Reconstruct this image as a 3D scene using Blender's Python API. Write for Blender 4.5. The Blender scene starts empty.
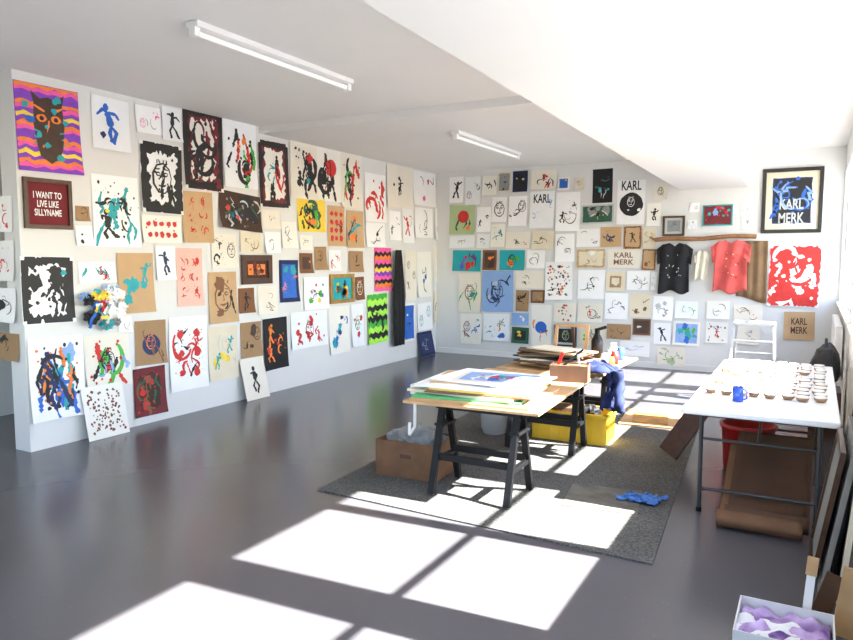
import bpy, math, random
from mathutils import Vector, Matrix, noise
sc=bpy.context.scene
COL=sc.collection
# ------------------------------------------------------------------ camera
H=1.7; F=700.0; TH=math.radians(29); PH=math.radians(5.1)
cam=bpy.data.cameras.new('camera'); co=bpy.data.objects.new('camera',cam); COL.objects.link(co)
co.location=(0,0,H); co.rotation_euler=(math.pi/2-PH,0,TH)
cam.sensor_width=36; cam.lens=36*F/853; cam.clip_start=0.02; sc.camera=co
# ------------------------------------------------------------------ room dimensions (m)
XL=-5.94; YB=11.07; XR=0.30; ZC=3.27; ZC2=3.19; YS=6.55; YF=-2.6; XFL=-7.6
def ray(u,v):
    dx=(u-426.5)/F; dy=(320-v)/F; s,c=math.sin(TH),math.cos(TH); sp,cp=math.sin(PH),math.cos(PH)
    return Vector((-s*cp+dx*c-dy*s*sp, c*cp+dx*s+dy*c*sp, -sp+dy*cp))
def onwall(w,u,v):   # survey helper: photograph measurement -> metres on a real wall plane
    r=ray(u,v)
    if w=='L': t=XL/r.x; return (r.y*t,H+r.z*t)
    yb=YB if w=='B' else 3.57
    t=yb/r.y; return (r.x*t,H+r.z*t)
# ------------------------------------------------------------------ materials
MC={}
def mat(name,col,rough=0.6,metal=0.0,amt=0.06,scale=8.0,bump=0.0,spec=0.5,alpha=1.0,col2=None,emit=0):
    if name in MC: return MC[name]
    m=bpy.data.materials.new(name); m.use_nodes=True; nt=m.node_tree; b=nt.nodes['Principled BSDF']
    tc=nt.nodes.new('ShaderNodeTexCoord'); nz=nt.nodes.new('ShaderNodeTexNoise'); nz.inputs['Scale'].default_value=scale; nz.inputs['Detail'].default_value=5
    nt.links.new(tc.outputs['Object'],nz.inputs['Vector'])
    rp=nt.nodes.new('ShaderNodeValToRGB'); rp.color_ramp.elements[0].position=.3; rp.color_ramp.elements[1].position=.7
    c1=[max(0,c*(1-amt)) for c in col]; c2=[min(1,c*(1+amt)) for c in (col2 or col)]
    rp.color_ramp.elements[0].color=(*c1,1); rp.color_ramp.elements[1].color=(*c2,1)
    nt.links.new(nz.outputs['Fac'],rp.inputs['Fac']); nt.links.new(rp.outputs['Color'],b.inputs['Base Color'])
    b.inputs['Roughness'].default_value=rough; b.inputs['Metallic'].default_value=metal; b.inputs['Specular IOR Level'].default_value=spec
    b.inputs['Alpha'].default_value=alpha
    if emit: b.inputs['Emission Color'].default_value=(1,1,.97,1); b.inputs['Emission Strength'].default_value=emit
    if bump>0:
        bp=nt.nodes.new('ShaderNodeBump'); bp.inputs['Strength'].default_value=bump; bp.inputs['Distance'].default_value=.01
        nt.links.new(nz.outputs['Fac'],bp.inputs['Height']); nt.links.new(bp.outputs['Normal'],b.inputs['Normal'])
    MC[name]=m; return m
PAL=dict(k=(.010,.010,.012),w=(.88,.88,.87),r=(.60,.025,.02),m=(.16,.012,.018),b=(.02,.13,.55),n=(.012,.025,.10),c=(.015,.36,.40),
 g=(.06,.42,.06),G=(.025,.10,.06),y=(.85,.62,.06),o=(.85,.22,.03),p=(.85,.10,.38),v=(.22,.05,.5),t=(.55,.36,.19),B=(.20,.085,.035),
 s=(.25,.40,.70),e=(.74,.66,.5),a=(.26,.27,.27),K=(.36,.22,.11),d=(.06,.03,.02),P=(.76,.50,.42),l=(.40,.85,.08),O=(.42,.52,.28),h=(.52,.54,.53))
WH=[(.88,.88,.88),(.84,.82,.75),(.91,.91,.92),(.80,.75,.65),(.84,.86,.88)]
def ink(k): return mat('ink_'+k if k.islower() else 'ink_big_'+k.lower(),PAL[k],.55,amt=.12,scale=14)
def paper(k,i=0):
    if k=='w': return mat('paper_white_%d'%i,WH[i],.8,amt=.02,scale=6,bump=.08)
    return mat('paper_'+k if k.islower() else 'paper_big_'+k.lower(),PAL[k],.8,amt=.035,scale=6,bump=.08)
wallM=mat('white_wall_paint',(.72,.72,.705),.75,amt=.015,scale=2.5,bump=.03)
ceilM=mat('ceiling_paint',(.79,.78,.765),.8,amt=.015,scale=2)
trimM=mat('trim_paint',(.78,.78,.76),.4,amt=.01)
frameW=mat('window_frame_paint',(.85,.85,.84),.35,amt=.01)
metalM=mat('brushed_metal',(.62,.63,.64),.3,metal=.9,amt=.05)
blackW=mat('black_painted_wood',(.005,.005,.006),.5,amt=.2,scale=20,spec=.3)
plyM=mat('plywood',(.50,.31,.15),.55,amt=.15,scale=6)
kraft=mat('cardboard',(.17,.083,.04),.8,amt=.14,scale=9)
kraftD=mat('dark_cardboard',(.09,.045,.024),.8,amt=.15,scale=7)
whiteP=mat('white_plastic',(.85,.85,.85),.35,amt=.01)
def floor_mat():
    m=bpy.data.materials.new('grey_floor_paint'); m.use_nodes=True; nt=m.node_tree; b=nt.nodes['Principled BSDF']
    tc=nt.nodes.new('ShaderNodeTexCoord')
    n1=nt.nodes.new('ShaderNodeTexNoise'); n1.inputs['Scale'].default_value=.6; n1.inputs['Detail'].default_value=4
    n2=nt.nodes.new('ShaderNodeTexNoise'); n2.inputs['Scale'].default_value=70; n2.inputs['Detail'].default_value=2
    for n in (n1,n2): nt.links.new(tc.outputs['Object'],n.inputs['Vector'])
    r=nt.nodes.new('ShaderNodeValToRGB'); r.color_ramp.elements[0].position=.3; r.color_ramp.elements[1].position=.72
    r.color_ramp.elements[0].color=(.088,.086,.097,1); r.color_ramp.elements[1].color=(.104,.102,.113,1)
    nt.links.new(n1.outputs['Fac'],r.inputs['Fac'])
    r2=nt.nodes.new('ShaderNodeValToRGB'); r2.color_ramp.elements[0].position=.70; r2.color_ramp.elements[1].position=.75
    r2.color_ramp.elements[0].color=(0,0,0,1); r2.color_ramp.elements[1].color=(.3,.3,.3,1)
    nt.links.new(n2.outputs['Fac'],r2.inputs['Fac'])
    mx=nt.nodes.new('ShaderNodeMixRGB'); mx.inputs['Color2'].default_value=(.3,.3,.32,1)
    nt.links.new(r2.outputs['Color'],mx.inputs['Fac']); nt.links.new(r.outputs['Color'],mx.inputs['Color1']); nt.links.new(mx.outputs['Color'],b.inputs['Base Color'])
    b.inputs['Roughness'].default_value=.22; b.inputs['Specular IOR Level'].default_value=.6
    return m
def carpet_mat():
    m=bpy.data.materials.new('speckled_carpet'); m.use_nodes=True; nt=m.node_tree; b=nt.nodes['Principled BSDF']
    tc=nt.nodes.new('ShaderNodeTexCoord')
    n2=nt.nodes.new('ShaderNodeTexNoise'); n2.inputs['Scale'].default_value=70; n2.inputs['Detail'].default_value=3; n2.inputs['Roughness'].default_value=.8
    n3=nt.nodes.new('ShaderNodeTexNoise'); n3.inputs['Scale'].default_value=2.5; n3.inputs['Detail'].default_value=5
    for n in (n2,n3): nt.links.new(tc.outputs['Object'],n.inputs['Vector'])
    r=nt.nodes.new('ShaderNodeValToRGB'); r.color_ramp.elements[0].position=.38; r.color_ramp.elements[1].position=.64
    r.color_ramp.elements[0].color=(.045,.046,.044,1); r.color_ramp.elements[1].color=(.17,.172,.165,1)
    r3=nt.nodes.new('ShaderNodeValToRGB'); r3.color_ramp.elements[0].position=.3; r3.color_ramp.elements[1].position=.7
    r3.color_ramp.elements[0].color=(.72,.72,.72,1); r3.color_ramp.elements[1].color=(1.0,1.0,1.0,1)
    mx=nt.nodes.new('ShaderNodeMixRGB'); mx.blend_type='MULTIPLY'; mx.inputs['Fac'].default_value=1
    nt.links.new(n2.outputs['Fac'],r.inputs['Fac']); nt.links.new(n3.outputs['Fac'],r3.inputs['Fac']); nt.links.new(r.outputs['Color'],mx.inputs['Color1']); nt.links.new(r3.outputs['Color'],mx.inputs['Color2'])
    nt.links.new(mx.outputs['Color'],b.inputs['Base Color'])
    b.inputs['Roughness'].default_value=.95
    return m
# ------------------------------------------------------------------ mesh builder
class MB:
    def __init__(s): s.v=[];s.f=[];s.m=[];s.sm=[];s.mats=[]
    def mi(s,m):
        if m not in s.mats: s.mats.append(m)
        return s.mats.index(m)
    def add(s,vs,fs,m,smooth=False):
        o=len(s.v); s.v+= [tuple(x) for x in vs]; k=s.mi(m)
        for f in fs: s.f.append([i+o for i in f]); s.m.append(k); s.sm.append(smooth)
    def box(s,c,sz,m,rot=None):
        c=Vector(c); hx,hy,hz=[q/2 for q in sz]; vs=[]
        for dx,dy,dz in ((-1,-1,-1),(1,-1,-1),(1,1,-1),(-1,1,-1),(-1,-1,1),(1,-1,1),(1,1,1),(-1,1,1)):
            p=Vector((dx*hx,dy*hy,dz*hz))
            if rot is not None: p=rot@p
            vs.append(c+p)
        s.add(vs,[(0,3,2,1),(4,5,6,7),(0,1,5,4),(1,2,6,5),(2,3,7,6),(3,0,4,7)],m)
    def bb(s,a,b,m): s.box([(a[i]+b[i])/2 for i in range(3)],[abs(b[i]-a[i]) for i in range(3)],m)
    def prism(s,pts,z0,z1,m):
        n=len(pts); s.add([(x,y,z0) for x,y in pts]+[(x,y,z1) for x,y in pts],[tuple(range(n))[::-1],tuple(range(n,2*n))]+[(i,(i+1)%n,n+(i+1)%n,n+i) for i in range(n)],m)
    def bar(s,p0,p1,w,d,m,side=Vector((0,1,0))):
        p0=Vector(p0);p1=Vector(p1); z=(p1-p0); L=z.length; z.normalize(); x=Vector(side).cross(z)
        if x.length<1e-4: x=Vector((1,0,0)).cross(z)
        x.normalize(); y=z.cross(x); R=Matrix((x,y,z)).transposed()
        s.box((p0+p1)/2,(w,d,L),m,R)
    def cyl(s,p0,p1,r0,m,r1=None,n=14,caps=True):
        p0=Vector(p0);p1=Vector(p1); r1=r0 if r1 is None else r1
        z=(p1-p0).normalized(); x=z.orthogonal().normalized(); y=z.cross(x); vs=[]
        for p,r in ((p0,r0),(p1,r1)):
            for i in range(n):
                a=2*math.pi*i/n; vs.append(p+x*math.cos(a)*r+y*math.sin(a)*r)
        s.add(vs,[(i,(i+1)%n,n+(i+1)%n,n+i) for i in range(n)],m,True)
        if caps: s.add(vs,[tuple(range(n))[::-1],tuple(range(n,2*n))],m)
    def tube(s,pts,r,m,n=10):
        for a,b in zip(pts[:-1],pts[1:]): s.cyl(a,b,r,m,n=n)
    def sheet(s,fn,nu,nv,m,smooth=True):
        vs=[fn(i/nu,j/nv) for j in range(nv+1) for i in range(nu+1)]
        s.add(vs,[(j*(nu+1)+i,j*(nu+1)+i+1,(j+1)*(nu+1)+i+1,(j+1)*(nu+1)+i) for j in range(nv) for i in range(nu)],m,smooth)
    def lathe(s,c,prof,m,n=20,axis=None):
        c=Vector(c); vs=[]
        for r,z in prof:
            for i in range(n):
                a=2*math.pi*i/n; vs.append(c+Vector((r*math.cos(a),r*math.sin(a),z)))
        s.add(vs,[(j*n+i,j*n+(i+1)%n,(j+1)*n+(i+1)%n,(j+1)*n+i) for j in range(len(prof)-1) for i in range(n)],m,True)
    def blob(s,c,rad,m,seed=0,amp=.3,fr=2.0,n=20):
        c=Vector(c); vs=[]; k=n//2
        for j in range(k+1):
            for i in range(n):
                a=2*math.pi*i/n; b=math.pi*j/k-math.pi/2
                d=Vector((math.cos(a)*math.cos(b),math.sin(a)*math.cos(b),math.sin(b)))
                q=1+amp*noise.noise(d*fr+Vector((seed*7.3,seed*1.7,0)))*2
                vs.append(c+Vector((d.x*rad[0],d.y*rad[1],d.z*rad[2]))*q)
        s.add(vs,[(j*n+i,j*n+(i+1)%n,(j+1)*n+(i+1)%n,(j+1)*n+i) for j in range(k) for i in range(n)],m,False)
    def obj(s,name,bevel=0,thick=0,M=None):
        me=bpy.data.meshes.new(name); me.from_pydata(s.v,[],s.f)
        for m in s.mats: me.materials.append(m)
        for p,k,q in zip(me.polygons,s.m,s.sm): p.material_index=k; p.use_smooth=q
        me.update(); o=bpy.data.objects.new(name,me); COL.objects.link(o)
        if M is not None: o.matrix_world=M
        if thick: md=o.modifiers.new('t','SOLIDIFY'); md.thickness=thick; md.offset=0
        if bevel:
            md=o.modifiers.new('b','BEVEL'); md.width=bevel; md.segments=2; md.limit_method='ANGLE'; md.angle_limit=math.radians(50)
        return o
def rz(a): return Matrix.Rotation(math.radians(a),3,'Z')
def single(name,a,b,m,bevel=0):
    k=MB(); k.bb(a,b,m); return k.obj(name,bevel)
# ------------------------------------------------------------------ room shell
single('floor',(XFL-.1,YF-.1,-.1),(XR+.12,YB+.1,0),floor_mat())
single('wall_left',(XL-.22,3.57,0),(XL,YB,ZC),wallM)
single('wall_far_left',(XFL-.1,YF,0),(XFL,YB,ZC),wallM)
single('wall_back',(XFL-.1,YB,0),(XR+.12,YB+.1,ZC),wallM)
def bxl(y): return -1.60-.0253*(y-2.38)
k=MB(); k.bb((XFL-.1,YF-.1,ZC),(XR+.12,YB+.1,ZC+.1),ceilM); k.bb((XL,YS,ZC2),(-1.74,YB,ZC),ceilM); k.bb((-1.2,YF,ZC2),(XR,YB,ZC),ceilM); k.obj('ceiling')
k=MB(); k.prism([(bxl(YF),YF),(bxl(YF)+.93,YF),(bxl(YB)+.93,YB),(bxl(YB),YB)],2.70,ZC,mat('beam_paint',(.74,.735,.72),.8,amt=.015,scale=2)); k.obj('ceiling_beam')
SILL=1.09; TOP=2.83; XO=XR+.12
wins=[(-1.5,.42),(.71,2.75),(3.00,4.98),(5.31,7.27),(7.60,9.56),(9.85,10.98)]
k=MB(); k.bb((XR,YF,0),(XO,YB,SILL),wallM); k.bb((XR,YF,TOP),(XO,YB,ZC),wallM)
e=YF
for a,b in wins+[(YB,YB)]:
    if a>e: k.bb((XR,e,SILL),(XO,a,TOP),wallM)
    e=b
k.obj('wall_right')
for i,(a,b) in enumerate(wins):
    k=MB(); x0,x1=XR+.06,XR+.10
    k.bb((x0,a,SILL),(x1,a+.04,TOP),frameW); k.bb((x0,b-.04,SILL),(x1,b,TOP),frameW)
    k.bb((x0,a+.04,SILL),(x1,b-.04,SILL+.04),frameW); k.bb((x0,a+.04,TOP-.04),(x1,b-.04,TOP),frameW)
    mid=(a+b)/2
    if b-a>1.5: k.bb((x0-.01,mid-.06,SILL+.04),(x1,mid+.06,TOP-.04),frameW)
    k.bb((x0+.005,a+.04,1.85),(x1-.005,b-.04,1.885),frameW)
    k.bb((XR-.03,a-.02,SILL-.02),(XR+.05,b+.02,SILL+.012),frameW)
    k.obj('window_%d'%(i+1))
k=MB(); k.bb((XFL,YF-.1,0),(XR,YF,.9),wallM); k.bb((XFL,YF-.1,2.95),(XR,YF,ZC),wallM)
k.bb((XFL,YF-.1,.9),(-6.6,YF,2.95),wallM); k.bb((-.6,YF-.1,.9),(XR,YF,2.95),wallM); k.obj('wall_front')
k=MB()
for x in (-6.58,-5.1,-3.6,-2.1,-.62): k.bb((x-.03,YF-.07,.9),(x+.03,YF-.02,2.95),frameW)
k.bb((-6.58,YF-.07,2.0),(-.62,YF-.02,2.05),frameW); k.obj('window_7')  # unseen rear window, added so sky light fills the left and back walls
single('baseboard_back',(XL+.02,YB-.015,0),(XR,YB,.09),trimM)
single('bounce_ground',(XO+.02,-12,-.25),(16,24,-.12),mat('pale_bounce_surface',(.30,.295,.28),.8,amt=.1,scale=3))  # unseen pale plane, added to bounce sunlight onto the ceiling near the windows
# ------------------------------------------------------------------ fluorescent fittings
def tube_lamp(x,y0,y1,zc):
    k=MB(); k.bb((x-.055,y0,zc-.04),(x+.055,y1,zc),whiteP)
    k.bb((x-.03,y0,zc-.10),(x+.03,y0+.05,zc-.04),whiteP); k.bb((x-.03,y1-.05,zc-.10),(x+.03,y1,zc-.04),whiteP)
    k.cyl((x,y0+.05,zc-.072),(x,y1-.05,zc-.072),.02,mat('tube_glass',(.92,.92,.9),.2,amt=.01,emit=.15)); k.obj('fluorescent_light',.004)
tube_lamp(-3.70,3.45,5.25,ZC); tube_lamp(-3.78,7.5,9.5,ZC2); tube_lamp(-.28,6.75,8.5,ZC2)
# ------------------------------------------------------------------ printed artwork
def text_mesh(body):
    cu=bpy.data.curves.new('t','FONT'); cu.body=body; cu.align_x='CENTER'; cu.space_line=.95; cu.offset=.018; cu.resolution_u=3
    ob=bpy.data.objects.new('t',cu); COL.objects.link(ob); bpy.context.view_layer.update()
    me=bpy.data.meshes.new_from_object(ob.evaluated_get(bpy.context.evaluated_depsgraph_get()))
    vs=[v.co.copy() for v in me.vertices]; fs=[tuple(p.vertices) for p in me.polygons]
    bpy.data.objects.remove(ob); bpy.data.curves.remove(cu); bpy.data.meshes.remove(me); return vs,fs
class Art:
    def __init__(s,W,Hh,seed,curl=.02):
        s.W=W;s.H=Hh;s.R=random.Random(seed);s.k=MB();s.L=.0016;s.c=curl;s.side=s.R.random()
    def disp(s,x,y):
        t=y/s.H; q=x/s.W
        return s.c*((1-t)**3)*(.4+1.2*abs(q-s.side))
    def P(s,x,y,o=None):
        x=min(max(x,.004),s.W-.004) if o is None else x; y=min(max(y,.004),s.H-.004) if o is None else y
        return (x,y,s.disp(x,y)+(s.L if o is None else o))
    def base(s,m): s.k.sheet(lambda a,b:s.P(a*s.W,b*s.H,0.0),4,8,m)
    def poly(s,pts,m):
        c=(sum(p[0] for p in pts)/len(pts),sum(p[1] for p in pts)/len(pts)); n=len(pts)
        s.k.add([s.P(*c)]+[s.P(*p) for p in pts],[(0,i+1,(i+1)%n+1) for i in range(n)],m)
    def blob(s,cx,cy,r,m,asp=1.0,j=.3,n=14):
        s.poly([(cx+math.cos(6.283*i/n)*r*(1+j*s.R.uniform(-1,1)),cy+math.sin(6.283*i/n)*r*asp*(1+j*s.R.uniform(-1,1))) for i in range(n)],m)
    def stroke(s,pts,r,m,taper=.4,wob=.25,den=4):
        P=[]
        for a,b in zip(pts[:-1],pts[1:]):
            for q in range(den): P.append((a[0]+(b[0]-a[0])*q/den,a[1]+(b[1]-a[1])*q/den))
        P.append(pts[-1]); n=len(P); vs=[]
        for i,p in enumerate(P):
            a=P[max(0,i-1)];b=P[min(n-1,i+1)]; dx,dy=b[0]-a[0],b[1]-a[1]; L=math.hypot(dx,dy) or 1
            w=r*(1-taper*abs(2*i/(n-1)-1)**2)*(1+wob*s.R.uniform(-1,1)); vs+=[s.P(p[0]-dy/L*w,p[1]+dx/L*w),s.P(p[0]+dy/L*w,p[1]-dx/L*w)]
        s.k.add(vs,[(2*i,2*i+1,2*i+3,2*i+2) for i in range(n-1)],m)
    def arc(s,cx,cy,r,m,a0=None,sw=None,w=.1,asp=1):
        u=s.R.uniform; a0=u(0,6.28) if a0 is None else a0; sw=u(1.5,4) if sw is None else sw
        s.stroke([(cx+r*math.cos(a0+sw*i/9),cy+r*asp*math.sin(a0+sw*i/9)) for i in range(10)],r*w,m,.6,.25,1)
    def runner(s,cx,cy,h,m):
        u=s.R.uniform
        lean=u(-.12,.12)*h; hip=(cx,cy-.05*h); nk=(cx+lean,cy+.25*h)
        s.blob(nk[0]+lean*.4,nk[1]+.11*h,.075*h,m,1.15,.15,10)
        s.stroke([nk,((nk[0]+hip[0])/2,(nk[1]+hip[1])/2),hip],.085*h,m,.2)
        for sg in (-1,1):
            e=(nk[0]+sg*u(.1,.22)*h,nk[1]+u(-.18,.1)*h); hd=(e[0]+sg*u(-.05,.15)*h,e[1]+u(-.15,.2)*h); s.stroke([nk,e,hd],.036*h,m)
            kn=(hip[0]+sg*u(.04,.2)*h,hip[1]-u(.12,.24)*h); ft=(kn[0]+sg*u(-.12,.1)*h,kn[1]-u(.12,.24)*h); s.stroke([hip,kn,ft,(ft[0]+.06*h*sg,ft[1])],.045*h,m)
    def glyph(s,cx,cy,h,m):   # calligraphic brush gesture
        u=s.R.uniform
        for i in range(s.R.randint(3,5)):
            x,y=cx+u(-.22,.22)*h,cy+u(-.3,.3)*h
            if s.R.random()<.45: s.arc(x,y,u(.08,.2)*h,m,w=u(.12,.35),asp=u(.7,1.5))
            else:
                a=u(0,6.28); L=u(.1,.26)*h; s.stroke([(x-L*math.cos(a),y-L*math.sin(a)),(x+u(-.05,.05)*h,y+u(-.05,.05)*h),(x+L*math.cos(a+.4),y+L*math.sin(a+.4))],u(.015,.05)*h,m,.7,.5)
        for i in range(8): s.blob(cx+u(-.38,.38)*h,cy+u(-.42,.42)*h,u(.008,.028)*h,m,1,.3,8)
    def face(s,cx,cy,h,m):
        u=s.R.uniform; r=.28*h
        s.arc(cx,cy,r,m,0,6.4,.10,1.3)
        for sg in (-1,1): s.arc(cx+sg*.4*r,cy+.35*r,.2*r,m,0,6.4,.35,.7); s.stroke([(cx+sg*.7*r,cy+.75*r),(cx+sg*.2*r,cy+.8*r)],.06*r,m)
        s.stroke([(cx,cy+.3*r),(cx+.12*r,cy-.25*r),(cx-.05*r,cy-.25*r)],.05*r,m); s.stroke([(cx-.4*r,cy-.6*r),(cx,cy-.7*r),(cx+.4*r,cy-.55*r)],.08*r,m)
        for i in range(4): x=cx+(i-1.5)*.35*r; s.stroke([(x,cy+1.25*r),(x+u(-.2,.2)*r,cy+1.6*r)],.06*r,m)
    def fig(s,cx,cy,h,m):
        q=s.R.random()
        if q<.25: s.runner(cx,cy,h,m)
        elif q<.75: s.glyph(cx,cy,h,m)
        else: s.face(cx,cy,h,m)
    def ops(s,txt):
        W,Hh,R=s.W,s.H,s.R; mn=min(W,Hh)
        for o in txt.split(';'):
            o=o.strip()
            if not o: continue
            a=o.split(':'); op=a[0]; cols=a[1]; n=int(float(a[2])) if len(a)>2 and op!='text' else 1; sz=float(a[3]) if len(a)>3 else 1
            s.L+=.0007
            if op=='frame':
                m=ink(cols[0]); w=.11*mn*sz; mg=.07*mn
                for x0,y0,x1,y1 in ((mg,mg,W-mg,mg),(W-mg,mg,W-mg,Hh-mg),(W-mg,Hh-mg,mg,Hh-mg),(mg,Hh-mg,mg,mg)):
                    vx,vy=(x1-x0),(y1-y0); j=lambda: R.uniform(-.03,.03)*mn
                    s.stroke([(x0,y0),(x0+vx*.25+j(),y0+vy*.25+j()),(x0+vx*.5+j(),y0+vy*.5+j()),(x0+vx*.75+j(),y0+vy*.75+j()),(x1,y1)],w/2*1.3,m,.0,.5,5)
                continue
            if op=='rect':
                mg=float(a[2]) if len(a)>2 else .1; mg*=mn; q=6; pts=[]
                for x0,y0,x1,y1 in ((mg,mg,W-mg,mg),(W-mg,mg,W-mg,Hh-mg),(W-mg,Hh-mg,mg,Hh-mg),(mg,Hh-mg,mg,mg)):
                    for i in range(q): pts.append((x0+(x1-x0)*i/q+R.uniform(-.01,.01)*mn,y0+(y1-y0)*i/q+R.uniform(-.01,.01)*mn))
                s.poly(pts,ink(cols[0])); continue
            if op=='zig':
                for i in range(n):
                    y=Hh*(i+.5)/n; m=ink(cols[i%len(cols)]); s.L+=.0001; zz=[R.uniform(-.012,.012)*Hh for q in range(9)]; am=.03*sz
                    s.stroke([(W*q/8,y+(am*Hh if q%2 else -am*Hh)+zz[q]) for q in range(9)],Hh/n*.52,m,.0,.2,2)
                continue
            if op=='mask':
                m=ink(cols[0]); m2=ink(cols[1]); 
                s.poly([(W*x,Hh*y) for x,y in ((.30,.30),(.34,.18),(.5,.10),(.64,.18),(.70,.30),(.74,.55),(.72,.78),(.76,.92),(.62,.84),(.5,.87),(.38,.84),(.24,.92),(.28,.78),(.26,.55))],m)
                s.L+=.0007
                for sg in (-1,1):
                    s.blob(W*(.5+sg*.11),Hh*.62,.08*W,m2,.7,.1); s.stroke([(W*(.5+sg*.22),Hh*.76),(W*(.5+sg*.06),Hh*.70)],.02*W,m2)
                    for q in range(3): s.stroke([(W*(.5+sg*(.14+.03*q)),Hh*(.46-.07*q)),(W*(.5+sg*.24),Hh*(.48-.07*q))],.012*W,ink(cols[2]))
                s.stroke([(W*.5,Hh*.6),(W*.47,Hh*.42),(W*.53,Hh*.42)],.02*W,m2); s.stroke([(W*.38,Hh*.30),(W*.5,Hh*.27),(W*.62,Hh*.31)],.035*W,m2)
                s.L+=.0007
                for sg in (-1,1): s.blob(W*(.5+sg*.11),Hh*.62,.035*W,ink('k'),1,.1)
                continue
            if op=='spots':   # regular grid of stamped spots
                c=max(1,int(round(math.sqrt(n*W/Hh)))); r=max(1,int(round(n/c)))
                for i in range(c):
                    for j in range(r): s.blob(W*(.1+.8*(i+.5)/c)+R.uniform(-.01,.01),Hh*(.1+.8*(j+.5)/r),.30*min(.8*W/c,.8*Hh/r)*sz,ink(cols[(i+j)%len(cols)]),R.uniform(.8,1.2),.25,10)
                continue
            if op=='text':
                vs,fs=text_mesh(a[2].replace('/','\n')); x0=min(v.x for v in vs);x1=max(v.x for v in vs);y0=min(v.y for v in vs);y1=max(v.y for v in vs)
                tw=.78*W*sz; th=.8*Hh*sz; sx=tw/(x1-x0); sy=min(th/(y1-y0),sx*1.6); sx=min(sx,sy*1.3)
                cy=float(a[4]) if len(a)>4 else .5
                s.k.add([s.P(W/2+(v.x-(x0+x1)/2)*sx,Hh*cy+(v.y-(y0+y1)/2)*sy) for v in vs],fs,ink(cols[0])); continue
            if op=='grid':
                c=max(1,int(round(math.sqrt(n*W/Hh)))); r=max(1,int(round(n/c)))
                for i in range(c):
                    for j in range(r): s.glyph(W*(.12+.76*(i+.5)/c),Hh*(.1+.8*(j+.5)/r),min(.9*Hh*.8/r,1.2*W*.76/c)*sz,ink(cols[(i+j)%len(cols)]))
                continue
            if op=='circle': 
                s.blob(W*R.uniform(.4,.6),Hh*(.6 if n==1 else .45),.22*mn*sz,ink(cols[0]),1,.03,22); continue
            for i in range(n):
                m=ink(cols[i%len(cols)])
                if op in('fig','run','face'):
                    g=min(.85*Hh,1.3*W)*sz if n==1 else .62*mn*sz
                    x=W*(.5 if n==1 else .25+.5*((i%2))+R.uniform(-.06,.06)); y=Hh*(.5 if n==1 else .2+.6*(i+.5)/n)
                    (s.runner if op=='run' else s.face if op=='face' else s.fig)(x,y,g,m)
                elif op=='blob': s.blob(W*R.uniform(.2,.8),Hh*R.uniform(.2,.8),mn*R.uniform(.06,.16)*sz,m,R.uniform(.6,1.5),.35)
                elif op=='dots': s.blob(W*R.uniform(.1,.9),Hh*R.uniform(.1,.9),mn*R.uniform(.018,.04)*sz,m,1,.3,8)
                elif op=='str':
                    if R.random()<.25: s.arc(W*R.uniform(.3,.7),Hh*R.uniform(.25,.75),mn*R.uniform(.1,.25),m,w=.15*sz,asp=R.uniform(.7,1.6)); continue
                    x=W*R.uniform(.18,.82); y=Hh*R.uniform(.3,.88); P=[(x,y)]
                    for q in range(3): x+=W*R.uniform(-.10,.10); y-=Hh*R.uniform(.04,.16); P.append((x,y))
                    s.stroke(P,mn*R.uniform(.015,.04)*sz,m,.5,.5)
                elif op=='line':
                    if R.random()<.5: s.arc(W*R.uniform(.3,.7),Hh*R.uniform(.3,.7),mn*R.uniform(.08,.28),m,w=.07*sz,asp=R.uniform(.6,1.6)); continue
                    x=W*R.uniform(.2,.8); y=Hh*R.uniform(.2,.8); P=[(x,y)]
                    for q in range(4): x+=W*R.uniform(-.2,.2); y+=Hh*R.uniform(-.15,.15); P.append((min(max(x,.1*W),.9*W),min(max(y,.1*Hh),.9*Hh)))
                    s.stroke(P,mn*.014*sz,m)
cnt=[0]
def make_art(name,M,W,Hh,pc,ops,curl=.02,frame=None,fw=.035,seed=None):
    cnt[0]+=1; a=Art(W,Hh,seed or cnt[0]*13+5,0 if frame else curl); a.base(paper(pc,(cnt[0]*7+cnt[0]//3)%5)); a.ops(ops)
    if frame:
        fm,d=frame,.022
        for x0,y0,x1,y1 in ((-fw,-fw,W+fw,0),(-fw,Hh,W+fw,Hh+fw),(-fw,0,0,Hh),(W,0,W+fw,Hh)): a.k.bb((x0,y0,-.004),(x1,y1,d),fm)
    return a.k.obj(name,0,0,M)
def on(w,u0,v0,u1,v1,pc,ops,name='art_print',tilt=0,frame=None,fw=.035,curl=.022,seed=None):
    uc,vc=(u0+u1)/2,(v0+v1)/2
    s0=onwall(w,u0,vc)[0]; s1=onwall(w,u1,vc)[0]; z1=onwall(w,uc,v0)[1]; z0=onwall(w,uc,v1)[1]
    if frame: s0+=fw; s1-=fw; z0+=fw; z1-=fw
    off=.004+(cnt[0]%4)*.004+(.004 if frame else 0)
    if not frame and not tilt: tilt=random.Random(cnt[0]).uniform(-1.2,1.2)
    if w=='L': O=Vector((XL+off,s0,z0)); R=Vector((0,1,0)); N=Vector((1,0,0))
    else: O=Vector((s0,(YB if w=='B' else 3.57)-off,z0)); R=Vector((1,0,0)); N=Vector((0,-1,0))
    U=Vector((0,0,1)); M=Matrix.Translation(O)@Matrix((R,U,N)).transposed().to_4x4()@Matrix.Rotation(math.radians(tilt),4,'Z')
    return make_art(name,M,s1-s0,z1-z0,pc,ops,curl,frame,fw,seed)
woodF=mat('dark_wood_frame',(.07,.03,.016),.4,amt=.2,scale=20); goldF=mat('gilt_frame',(.42,.25,.07),.4,metal=.3,amt=.2,scale=20)
blkF=mat('black_frame',(.015,.014,.013),.3,amt=.1); 
L='L';B='B'
on(L,16,87,80,173,'v','zig:vpovyvpov:21:.5;mask:doc;blob:b:1:.6;blob:o:1:.4;dots:c:10:1.5','striped_mask_painting')
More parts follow.
